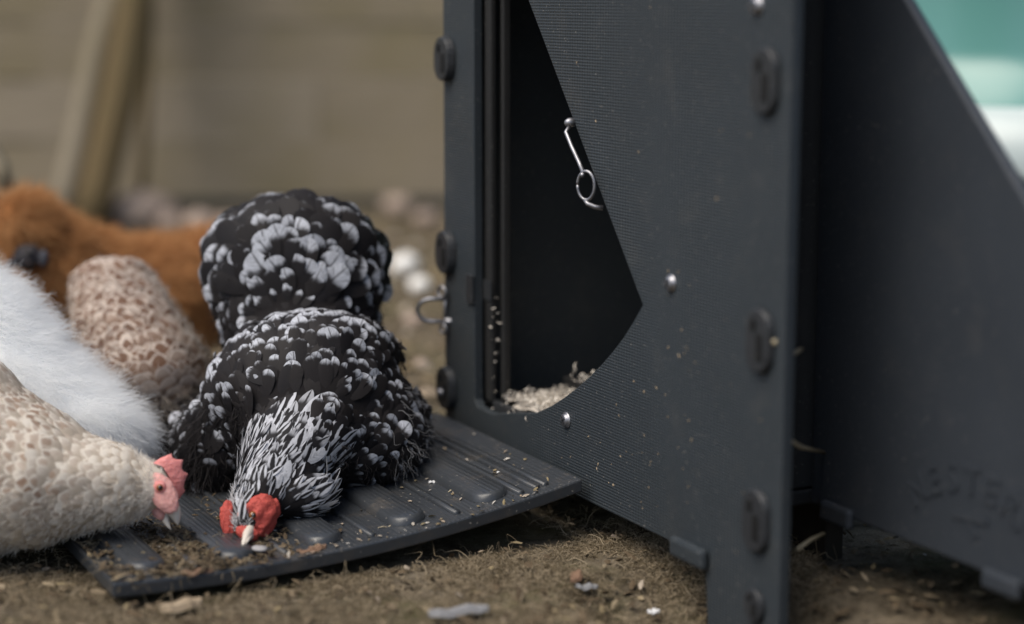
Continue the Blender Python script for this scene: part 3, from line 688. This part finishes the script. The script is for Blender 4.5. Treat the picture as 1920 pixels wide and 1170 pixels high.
def disc(name, px, py, Y, rx, ry, rz, rot, yaw, mat, rough=.1, sub=3):      # a low skin patch lying on the side of the head, turned by yaw
    c, A = ell(px, py, Y, rx, ry, rz, rot); c = np.asarray(c); a = math.radians(yaw)
    Rm = np.array(Matrix.Rotation(a, 3, Vector(CU))); return blob(name, c, Rm@A, mat, hm, sub, rough)
disc('face', 489, 966, 1.846, 33, 40, .010, -26, 26, M['red_skin'], .22)
disc('face', 478, 988, 1.842, 25, 22, .010, -20, 20, M['red_skin'], .22)
disc('face', 431, 977, 1.850, 14, 38, .010, 12, -52, M['red_skin'], .14)
disc('face', 466, 1000, 1.832, 24, 15, .010, -20, 10, M['red_skin'], .14)
disc('ear_lobe', 515, 953, 1.855, 9, 20, .006, -8, 30, M['red_skin'], .15, 2)
disc('wattle', 492, 1000, 1.845, 13, 17, .006, -20, 20, M['red_skin'], .15, 2)
disc('wattle', 439, 1003, 1.848, 9, 14, .006, 12, -40, M['red_skin'], .15, 2)
eye_part(at(474, 966, 1.8355), unit(CAM-HC+CR*.5), .0042, hm, M['eye_o'])
eye_part(at(423, 964, 1.852), unit(CAM-HC-CR*6), .0036, hm, M['eye_o'])
cb0, cb1 = at(447, 962, 1.8405), at(455, 1000, 1.833)
comb(hm, [cb0+(cb1-cb0)*x for x in np.linspace(0, 1, 8)], tocam, [.002, .005, .003, .0055, .003, .005, .003, .001], .0030, plain('pale_comb_skin', (.50, .22, .20), (.62, .36, .34), 220, .5, .4, .6, .15))
beak_part('upper_beak', at(467, 997, 1.832), BT, .0080, tocam, M['beak'], hm, .1)
beak_part('lower_beak', at(474, 1002, 1.840), BT+np.array((.003, .004, .0015)), .0056, tocam, M['beak'], hm)
P3, N3_ = samples(bo, 0, 60000, 5, lambda P, N: (P[:, 1] < 1.93) & (np.abs(pxof(P)[0]-447+(pxof(P)[1]-960)*-.25) < 15) & (pxof(P)[1] > 918) & (pxof(P)[1] < 994))
down(hm, 'crown', P3[:1900], N3_[:1900], tangent(np.tile(-bd, (len(P3[:1900]), 1)), N3_[:1900], .2), .009, M['pale_crown'], .3, 1, .0, .2, .0004)
fx = at(560, 930, 2.10); fx2 = at(670, 930, 2.10)
legs(hm, [(fx[0], 2.10, (ramp_height(fx[0], 2.10) or 0)+.0), (fx2[0], 2.10, (ramp_height(fx2[0], 2.10) or 0)+.0)], [(fx[0], 2.10, .10), (fx2[0], 2.10, .10)], M['shank'])

# ---- cream hen at the left end of the ramp
ha = empty('hen', (*at(-40, 1000, 1.84)[:2], 0), 'cream hen with pink comb and open beak at the left end of the ramp', 'hen', 'hens pecking beside the coop')
HA = at(283, 908, 1.835)
es = [ell(*p) for p in chain((-60, 862, 1.855, 165, 158, .097, -20), (110, 902, 1.842, 98, 104, .075, -10), 6)]+[ell(-120, 830, 1.86, 190, 170, .10), ell(-20, 880, 1.85, 150, 152, .095, -18), ell(70, 905, 1.845, 110, 112, .08, -12), ell(-330, 760, 1.92, 130, 100, .06, -25)]
es += [ell(*p) for p in chain((70, 900, 1.845, 112, 108, .08), (255, 912, 1.835, 52, 62, .036), 6)]
es += [ell(262, 912, 1.835, 46, 52, .030), ell(290, 912, 1.835, 34, 44, .024, 20)]
bo = body_mesh('body', es, M['skin_cream'], ha, .006, 8)
spine = [at(318, 960, 1.83), HA, at(180, 880, 1.84), at(60, 820, 1.85), at(-60, 740, 1.86), at(-250, 700, 1.9)]
HF = at(312, 925, 1.83)
P, N = samples(bo, .0066, 50000, 11, lambda P, N: (pxof(P)[0] < 268) & (pxof(P)[0] > -420)); T = tangent(spine_flow(P, spine)+np.array((0, 0, -.25)), N, .16); px, py = pxof(P)
tp = np.clip(rng.random(len(P))*1.7-.1, 0, 1)*np.clip(1-np.abs(px-80)/150, .0, 1)**.7*np.clip((1000-py)/60, 0, 1)
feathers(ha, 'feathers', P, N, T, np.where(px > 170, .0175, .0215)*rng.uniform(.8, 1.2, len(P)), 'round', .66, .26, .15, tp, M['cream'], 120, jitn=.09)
P, N = samples(bo, 0, 22000, 12, lambda P, N: ((pxof(P)[0] < 310) & (pxof(P)[0] > 205)) | ((pxof(P)[1] > 930) & (pxof(P)[0] > -200)))
keep = np.linalg.norm(P-HF, axis=1) > .018; P, N = P[keep], N[keep]
down(ha, 'down', P, N, tangent(spine_flow(P, spine)+np.array((0, 0, -.3)), N, .2), .010, M['cream_down'], .3, .95, .1, .3, .0004, kink=.08)
vA = unit(CAM-HA); bdA = unit(at(326, 988, 1.825)-HA)
topA = unit(at(338, 905, 1.835)-HA); topA = unit(topA-bdA*(topA@bdA))
for sg in (1, -1):
    c = at(306, 925, 1.835)+vA*sg*.0205
    blob('face', c, np.stack([bdA*.021, topA*.0125, vA*.0045], 1), M['pale_pink'], ha, 3, .12); eye_part(at(300, 914, 1.835)+vA*sg*.0235, vA*sg, .0040, ha, M['eye_o'])
    blob('eyelid', at(300, 913, 1.835)+vA*sg*.0225, np.stack([bdA*.0068, topA*.0062, vA*.003], 1), M['pink_skin'], ha, 2, .1)
    blob('wattle', at(296, 958, 1.835)+vA*sg*.010, np.stack([bdA*.010, topA*.006, vA*.004], 1), M['pale_pink'], ha, 2, .15)
blob('lore', at(314, 944, 1.835), np.stack([bdA*.012, topA*.011, vA*.012], 1), M['pale_pink'], ha, 3, .08)
cpx = [(288, 868), (298, 867), (308, 872), (316, 882), (322, 894), (325, 908), (326, 922), (325, 936), (322, 950)]
hts = [.008, .015, .010, .0175, .011, .0175, .011, .014, .005]
base = [at(x, y, 1.835) for x, y in cpx]
comb(ha, base, unit(topA*1.0-bdA*.12), hts, .0045, M['pink_skin'])
beak_part('upper_beak', at(321, 952, 1.832), at(336, 984, 1.825), .0088, topA, M['beak'], ha, .15)
beak_part('lower_beak', at(304, 954, 1.830), at(323, 992, 1.822), .0058, -topA, M['beak'], ha, .02)
fx = at(-60, 1000, 1.84); legs(ha, [(fx[0], 1.80, ground_z(fx[0], 1.80)), (fx[0]-.03, 1.90, ground_z(fx[0]-.03, 1.90))], [(fx[0], 1.80, .08), (fx[0]-.03, 1.90, .08)], M['shank'])

# ---- white fluffy hen
hw = empty('hen', (*at(40, 850, 2.05)[:2], 0), 'fluffy pure white hen at the left edge behind the cream hen', 'hen', 'hens pecking beside the coop')
W0, W1, W2 = (-75, 655, 2.06, 122, 146, .10, -10), (70, 752, 2.035, 88, 96, .085, -20), (185, 805, 2.02, 68, 62, .06, -20)
es = [ell(*p) for p in [W0]+chain(W0, W1, 6)+[W1]+chain(W1, W2, 5)+[W2]]+[ell(-20, 820, 2.05, 120, 110, .09), ell(170, 800, 2.02, 72, 70, .06), ell(222, 820, 2.02, 42, 44, .04), ell(-20, 830, 2.05, 150, 110, .10), ell(-150, 480, 2.08, 80, 90, .06)]
bo = body_mesh('body', es, M['skin_white'], hw, .008, 14)
P, N = samples(bo, 0, 56000, 21, lambda P, N: pxof(P)[0] > -170)
spine = [at(250, 840, 2.02), at(150, 780, 2.02), at(40, 680, 2.03), at(-60, 560, 2.05), at(-150, 420, 2.08)]
T = tangent(-spine_flow(P, spine)*.35+np.array((.25, -.05, -.6)), N, .38)
down(hw, 'plumage', P, N, T, 0.036, M['white_down'], .50, .9, .10, .42, .00022, 6, kink=.05, clump=.75)
fx = at(30, 850, 2.05); legs(hw, [(fx[0], 2.02, ground_z(fx[0], 2.02)), (fx[0]-.04, 2.10, ground_z(fx[0]-.04, 2.10))], [(fx[0], 2.02, .08), (fx[0]-.04, 2.10, .08)], M['shank'])

# ---- buff scalloped hen, tail up
hb = empty('hen', (*at(290, 850, 2.28)[:2], 0), 'buff hen with brown scalloped feathers, tail up, between white hen and mottled hen', 'hen', 'hens pecking beside the coop')
A0, A1, A2 = (218, 550, 2.33, 80, 58, .06), (246, 632, 2.28, 98, 76, .078), (288, 722, 2.24, 114, 92, .095)
es = [ell(*A0), ell(*A1), ell(*A2)]+[ell(*p) for p in chain(A0, A1, 6)+chain(A1, A2, 6)]+[ell(240, 735, 2.25, 84, 76, .08), ell(330, 790, 2.24, 62, 80, .06), ell(300, 850, 2.26, 80, 70, .07)]
bo = body_mesh('body', es, M['skin_buff'], hb, .006, 12)
spine = [at(340, 900, 2.20), at(310, 820, 2.18), at(285, 730, 2.17), at(250, 640, 2.20), at(225, 560, 2.25), at(210, 480, 2.33)]
P, N = samples(bo, .0080, 40000, 31, lambda P, N: pxof(P)[1] < 790); T = tangent(spine_flow(P, spine), N, .12); px, py = pxof(P)
low = np.clip((770-py)/60, .15, 1)*np.clip(rng.normal(.9, .22, len(P)), .2, 1)
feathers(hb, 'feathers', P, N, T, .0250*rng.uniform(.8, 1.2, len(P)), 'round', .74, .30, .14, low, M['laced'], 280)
P, N = samples(bo, 0, 16000, 32, lambda P, N: pxof(P)[1] > 735); down(hb, 'down', P, N, tangent(np.tile((.05, .1, -1.), (len(P), 1)), N, .3), .030, M['grey_down'], .5, .8, .2, .3, .0005)
P, N = samples(bo, 0, 5000, 33, lambda P, N: pxof(P)[1] < 760); down(hb, 'down', P, N, tangent(spine_flow(P, spine), N, .2), .016, M['cream_down'], .35, .9, .1, .35, .0003, kink=.08)
fx = at(280, 850, 2.28); legs(hb, [(fx[0], 2.26, ground_z(fx[0], 2.26)), (fx[0]+.05, 2.28, ground_z(fx[0]+.05, 2.28))], [(fx[0], 2.26, .08), (fx[0]+.05, 2.28, .08)], M['shank'])

# ---- ginger hen at the back
hg = empty('hen', (*at(260, 700, 2.62)[:2], 0), 'ginger brown fluffy hen standing at the back left with a rounded crest', 'hen', 'hens pecking beside the coop')
HG = at(62, 440, 2.52)
es = [ell(48, 408, 2.52, 46, 38, .042), ell(70, 460, 2.53, 42, 46, .042), ell(110, 500, 2.56, 76, 82, .065), ell(180, 540, 2.60, 105, 92, .08), ell(290, 545, 2.64, 118, 84, .09), ell(385, 530, 2.68, 76, 84, .075), ell(440, 500, 2.70, 56, 70, .05), ell(240, 600, 2.62, 150, 62, .08), ell(120, 590, 2.57, 70, 80, .06)]
bo = body_mesh('body', es, M['skin_ginger'], hg, .008, 5)
spine = [at(10, 440, 2.50), at(60, 420, 2.52), at(130, 480, 2.56), at(230, 520, 2.62), at(380, 500, 2.68), at(470, 440, 2.72)]
P, N = samples(bo, 0, 50000, 41); FG = at(52, 478, 2.46)
keep = np.linalg.norm((P-FG)*np.array((1, .6, 1)), axis=1) > .019; P, N = P[keep], N[keep]
down(hg, 'plumage', P, N, tangent(spine_flow(P, spine)+np.array((0, 0, -.25)), N, .25), .034, M['ginger_down'], .55, .75, .12, .36, .00045, 6, kink=.05, clump=.6)
blob('face', at(52, 482, 2.474), ell(0, 0, 2.5, 27, 26, .010)[1], plain('dark_face_skin', (.02, .018, .02), (.05, .045, .05), 60, .6, .3), hg, 2, .2)
blob('ear_lobe', at(82, 484, 2.466), ell(0, 0, 2.5, 9, 17, .006)[1], plain('slate_blue_skin', (.035, .036, .045), (.075, .078, .095), 60, .6, .3), hg, 2, .1)
eye_part(at(54, 474, 2.462), unit(CAM-at(54, 474, 2.46)), .0042, hg, M['pupil'])
beak_part('beak', at(36, 488, 2.475), at(8, 505, 2.45), .008, CU, plain('dark_beak', (.03, .03, .035), (.06, .06, .07), 40, .4, .4), hg, .1)
fx = at(240, 800, 2.64); legs(hg, [(fx[0], 2.62, ground_z(fx[0], 2.62)), (fx[0]+.05, 2.70, ground_z(fx[0]+.05, 2.70))], [(fx[0], 2.62, .10), (fx[0]+.05, 2.70, .10)], M['shank'])

# ------------------------------------------------------------------ litter, stones, moss
def surf(x, y):
    h = ramp_height(x, y); return h if h is not None else ground_z(x, y)
def flakes(name, pts, sizes, rnds, mat, label, cat, elong=(1, 2.5), tilt=.35):
    V = []; F = []; A = []
    for p, sz, rv in zip(pts, sizes, rnds):
        a = rng.uniform(0, 6.28); el = rng.uniform(*elong); d = np.array((math.cos(a), math.sin(a), rng.normal()*tilt)); d = unit(d); n = unit(np.array((rng.normal()*tilt, rng.normal()*tilt, 1))); b = unit(np.cross(n, d)); n = np.cross(d, b); k = len(V)
        for x, y, h in ((-1, -.4, 0), (0, -1, .2), (1, -.3, 0), (.9, .5, .1), (-.1, 1, .25), (-1, .5, 0), (0, 0, .55)):
            V.append(p+d*x*sz*el/2+b*y*sz/2*rng.uniform(.7, 1.1)+n*(h*sz*.5+sz*.12)); A.append(rv)
        F += [(k+i, k+(i+1) % 6, k+6) for i in range(6)]
    o = mesh(name, V, F, mat); put_attr(o.data, 'rnd', A); return tag(o, label, cat, kind='stuff')
# ground litter, near and far
pts = []; sz = []; rv = []
for k in range(8200):
    y = 1.45+(rng.random()**(2.6 if k % 2 else 1.2))*3.4; x = rng.uniform(-.42, .36)*y
    if ramp_height(x, y) is not None: continue
    pts.append(np.array((x, y, ground_z(x, y)+(rng.uniform(.001, .010) if y < 2.1 else 0)))); sz.append(rng.uniform(.003, .009) if y < 2.4 else rng.uniform(.007, .025)); rv.append(rng.beta(1.4, 2.6) if y < 2.5 else rng.beta(1.8, 1.6))
flakes('ground_litter', pts, sz, rv, M['litter'], 'dry leaf bits and bark scattered over the soil', 'litter')
# litter on the ramp: a heap of soil bits at its foot, flecks higher up
pts = []; sz = []; rv = []
for k in range(1500):
    p = atz(rng.normal(350, 95), rng.normal(1010, 38), .03); h = ramp_height(p[0], p[1])
    if h is None: continue
    p[2] = h+abs(rng.normal())*.003; pts.append(p); sz.append(rng.uniform(.002, .0065)); rv.append(rng.beta(1.0, 4.0))
for k in range(230):
    a, b = rng.uniform(.01, RL-.01), rng.uniform(.01, RW-.01)*rng.random(); p = rp(a, b, .001); pts.append(p); sz.append(rng.uniform(.0015, .0045)); rv.append(rng.uniform(.55, 1))
flakes('ramp_litter', pts, sz, rv, M['litter'], 'dark soil crumbs and pale flecks lying on the ramp', 'litter')
# moss and dry grass fibres
def fibres(name, n, fx, length, label, cat, mat, rad=.0004, seed=5, a=.5):
    r = np.random.default_rng(seed); P = []
    while len(P) < n:
        x, y = fx(r)
        if ramp_height(x, y) is not None: continue
        P.append((x, y, ground_z(x, y)-.001))
    P = np.array(P); T = r.normal(size=P.shape)*(1, 1, .25); T /= np.linalg.norm(T, axis=1)[:, None]
    o = down(None, name, P, np.tile((0, 0, 1.), (n, 1)), T, length, mat, a, .8, .5, .3, rad, 6, r, .12); return tag(o, label, cat, kind='stuff')
def f1(r):
    while True:
        x, y = r.uniform(-.50, .30), r.uniform(1.45, 2.0)
        if mnoise.noise(Vector((x*16, y*16, 2)))+r.uniform(-.3, .3) > -.05: return x, y
fibres('dry_moss', 42000, f1, .019, 'tangled dry moss and grass fibres on the soil in front of the ramp', 'moss', M['moss_fibre'], .00042)
fibres('dry_grass', 2600, lambda r: (r.uniform(-.5, .30), r.uniform(1.5, 2.05)), .045, 'long dry grass stalks lying on the soil before the ramp', 'grass', M['moss_fibre'], .0006, 6, .18)
fibres('far_moss', 9000, lambda r: ((lambda y: (r.uniform(-.32, .02)*y, y))(r.uniform(2.3, 4.9))), .03, 'low olive moss on the soil behind the hens', 'moss', M['moss_fibre'], .0011, 8)
r_ = np.random.default_rng(77); P = []
while len(P) < 620:
    p = atz(r_.normal(345, 100), r_.normal(1005, 36), .03)
    if ramp_height(p[0], p[1]) is not None: P.append((p[0], p[1], ramp_height(p[0], p[1])+.002))
P = np.array(P); T = r_.normal(size=P.shape)*(1, 1, .1); T /= np.linalg.norm(T, axis=1)[:, None]
tag(down(None, 'dry_grass', P, np.tile((0, 0, 1.), (len(P), 1)), T, .022, M['moss_fibre'], .12, 1, .12, .2, .00045, 6, r_, .12), 'thin dry grass bits strewn over the foot of the ramp', 'grass', kind='stuff')
# stones and pale things far behind
def stone(p, s, mat, label, cat='stone', group=None, flat=.6):
    bm = bmesh.new(); bmesh.ops.create_icosphere(bm, subdivisions=2, radius=1); o3 = Vector(p)*31
    for v in bm.verts:
        k = 1+.28*mnoise.noise(v.co*1.3+o3); v.co = Vector((v.co.x*s[0]*k, v.co.y*s[1]*k, v.co.z*s[2]*k))
    o = bm_obj(cat if cat != 'stone' else 'stone', bm, mat, None, True); o.location = Vector((p[0], p[1], p[2]+s[2]*.55)); o.rotation_euler.z = rng.uniform(0, 6); return tag(o, label, cat, group)
def gp(px, py): return atz(px, py, 0)
stone(gp(760, 512), (.031, .029, .026), M['white_stone'], 'bright white pebble on the soil between mottled hen and coop post', 'pebble', 'white pebbles')
stone(gp(786, 546), (.024, .021, .019), M['white_stone'], 'smaller white pebble just right and below the bright one', 'pebble', 'white pebbles')
for px, py, s, l in ((318, 428, .045, 'leftmost pinkish stone at the fence foot above the ginger hen'), (375, 432, .05, 'second pinkish stone from the left at the fence foot'), (425, 430, .036, 'third pinkish stone from the left, beside the mottled tail'), (262, 425, .10, 'large grey brown stone at the fence foot right of the poles'),
                 (745, 400, .05, 'tan stone at the fence foot right of the mottled tail'), (800, 420, .04, 'tan stone at the fence foot beside the coop post'), (775, 610, .022, 'small tan stone level with the coop shackle'), (790, 690, .016, 'small pale stone low beside the coop post')):
    stone(gp(px, py), (s, s*.8, s*.6), M['stone'], l, 'stone', 'stones lying behind the hens')
# larger single pieces on the ramp and in front of it
def piece(name, px, py, ln, wd, ang, mat, label, cat, group=None, lift=.0):
    p = atz(px, py, .03)
    for _ in range(4): p = atz(px, py, surf(p[0], p[1])+lift)
    d = np.array((math.cos(ang), math.sin(ang), 0)); b = np.array((-d[1], d[0], 0)); V = []; F = []; n = 6
    for i in range(n+1):
        t = i/n-.5; w = wd*(1-(2*t)**4*.6)*random.uniform(.8, 1.1)/2; hgt = wd*.28
        c = d*t*ln+b*ln*.08*math.sin(t*5)
        q = p+c; sz_ = surf(q[0], q[1])
        for u, h in ((-1, .0006), (-.6, hgt), (.6, hgt), (1, .0006)): V.append(np.array((*(q+b*u*w)[:2], sz_+lift+h+.001*math.sin(i*2.1))))
    for i in range(n):
        for k in range(4): F.append((i*4+k, i*4+(k+1) % 4, (i+1)*4+(k+1) % 4, (i+1)*4+k))
    F += [(0, 1, 2, 3), tuple(n*4+k for k in (3, 2, 1, 0))]
    return tag(mesh(name, V, F, mat, None, False), label, cat, group)
GC = 'chips and straws dropped on the ramp'
stone(atz(487, 1024, .024)-np.array((0, 0, .004)), (.0085, .007, .0028), M['stone_grey'], 'pale grey pebble just right of the mottled beak', 'pebble', GC)
for a in ((370, 1075, .030, .012, .3, 'chip', 'brown oval chip on the ramp below the mottled beak'), (300, 1087, .062, .003, .12, 'straw', 'long straw on the ramp left of the brown chip'), (320, 1025, .042, .007, .1, 'pale_chip', 'pale stick piece lying under the cream beak'),
          (405, 1055, .022, .0028, -.8, 'straw', 'curved straw on the ramp just left of mottled beak'), (735, 985, .030, .0026, .25, 'straw', 'thin straw on the ramp below the mottled breast'), (765, 972, .016, .0026, .9, 'straw', 'short forked straw near the lower ramp rib'),
          (815, 903, .014, .006, .4, 'white_flake', 'white flake on the ramp between two ribs right of mottled hen'), (850, 915, .028, .0026, 1.1, 'straw', 'tangled straw on the ramp right of the white flake'), (772, 968, .012, .005, .2, 'white_flake', 'tiny white flake beside the forked straw'),
          (595, 1030, .018, .012, .4, 'chip', 'reddish brown crumb on the ramp right of the beak'), (760, 955, .018, .010, .7, 'chip', 'brown crumb under the mottled breast on the ramp'), (1045, 882, .016, .003, .7, 'white_flake', 'white splinter at the ramp corner by the coop wall'), (1035, 900, .018, .0022, .1, 'straw', 'curved pale straw at the ramp corner near the coop'),
          (872, 790, .018, .006, .9, 'white_flake', 'white shaving at the top of the ramp by the coop post'), (575, 1035, .02, .008, -.3, 'chip', 'dark chip on the lower ramp rib'), (250, 1045, .018, .008, .5, 'chip', 'small brown chip at the left ramp corner'),
          (290, 1060, .014, .006, .2, 'pale_chip', 'pale chip above the long straw'), (700, 1022, .022, .0024, .1, 'straw', 'straw at the rounded end of the second rib'), (940, 885, .012, .004, .5, 'white_flake', 'white fleck on the rib nearest the coop'), (1010, 942, .008, .005, .1, 'white_flake', 'white speck near the front ramp edge')):
    piece('wood_chip' if 'chip' in a[5] else ('straw' if a[5] == 'straw' else 'flake'), a[0], a[1], a[2], a[3], a[4], M[a[5]], a[6], {'chip': 'wood chip', 'pale_chip': 'wood chip', 'straw': 'straw', 'white_flake': 'flake'}[a[5]], GC)
for a in ((860, 1150, .055, .018, .15, 'bark', 'grey bark scrap blurred at the bottom edge'), (340, 1140, .040, .022, .5, 'litter_tan', 'tan leaf scrap before the left ramp corner'), (1100, 1085, .022, .012, .2, 'bark', 'pale leaf scrap on the soil before the coop foot'), (1225, 1150, .012, .010, .3, 'white_flake', 'white crumb on the soil beside the coop foot'), (1080, 1090, .02, .012, 1.1, 'chip', 'reddish leaf scrap on the soil before the ramp')):
    piece('leaf_scrap' if 'scrap' in a[6] else 'crumb', a[0], a[1], a[2], a[3], a[4], M[a[5]], a[6], 'leaf scrap' if 'scrap' in a[6] else 'crumb', 'scraps on the soil in front', .008)
# ------------------------------------------------------------------ teal drum behind the coop
c = at(1990, 300, 2.9); prof = [(0.02, .92), (.25, .91), (.31, .86), (.33, .70), (.335, .55), (.345, .47), (.36, .43), (.43, .38), (.46, .34), (.475, .28), (.48, .10), (.47, .0)]
V = []; F = []; seg = 48
for r, z in prof:
    for k in range(seg): a = 2*math.pi*k/seg; V.append((c[0]+r*math.cos(a), c[1]+.25+r*math.sin(a), z))
for i in range(len(prof)-1):
    for k in range(seg): F.append((i*seg+k, i*seg+(k+1) % seg, (i+1)*seg+(k+1) % seg, (i+1)*seg+k))
F.append(tuple(range(seg)))
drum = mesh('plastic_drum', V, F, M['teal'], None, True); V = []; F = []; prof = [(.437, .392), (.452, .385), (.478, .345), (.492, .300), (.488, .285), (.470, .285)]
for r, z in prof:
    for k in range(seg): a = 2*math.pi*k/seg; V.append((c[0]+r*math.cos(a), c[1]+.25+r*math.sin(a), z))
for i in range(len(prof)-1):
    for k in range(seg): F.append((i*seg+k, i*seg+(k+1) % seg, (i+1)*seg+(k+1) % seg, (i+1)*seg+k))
mesh('highlight_band', V, F, plain('painted_highlight_white', (.50, .60, .58), (.62, .68, .66), 6, .3, .5), drum, True)  # added ring, its pale colour painted as the bright highlight on the drum's shoulder
tag(drum, 'glossy teal plastic drum blurred behind the sloping coop edge', 'drum')
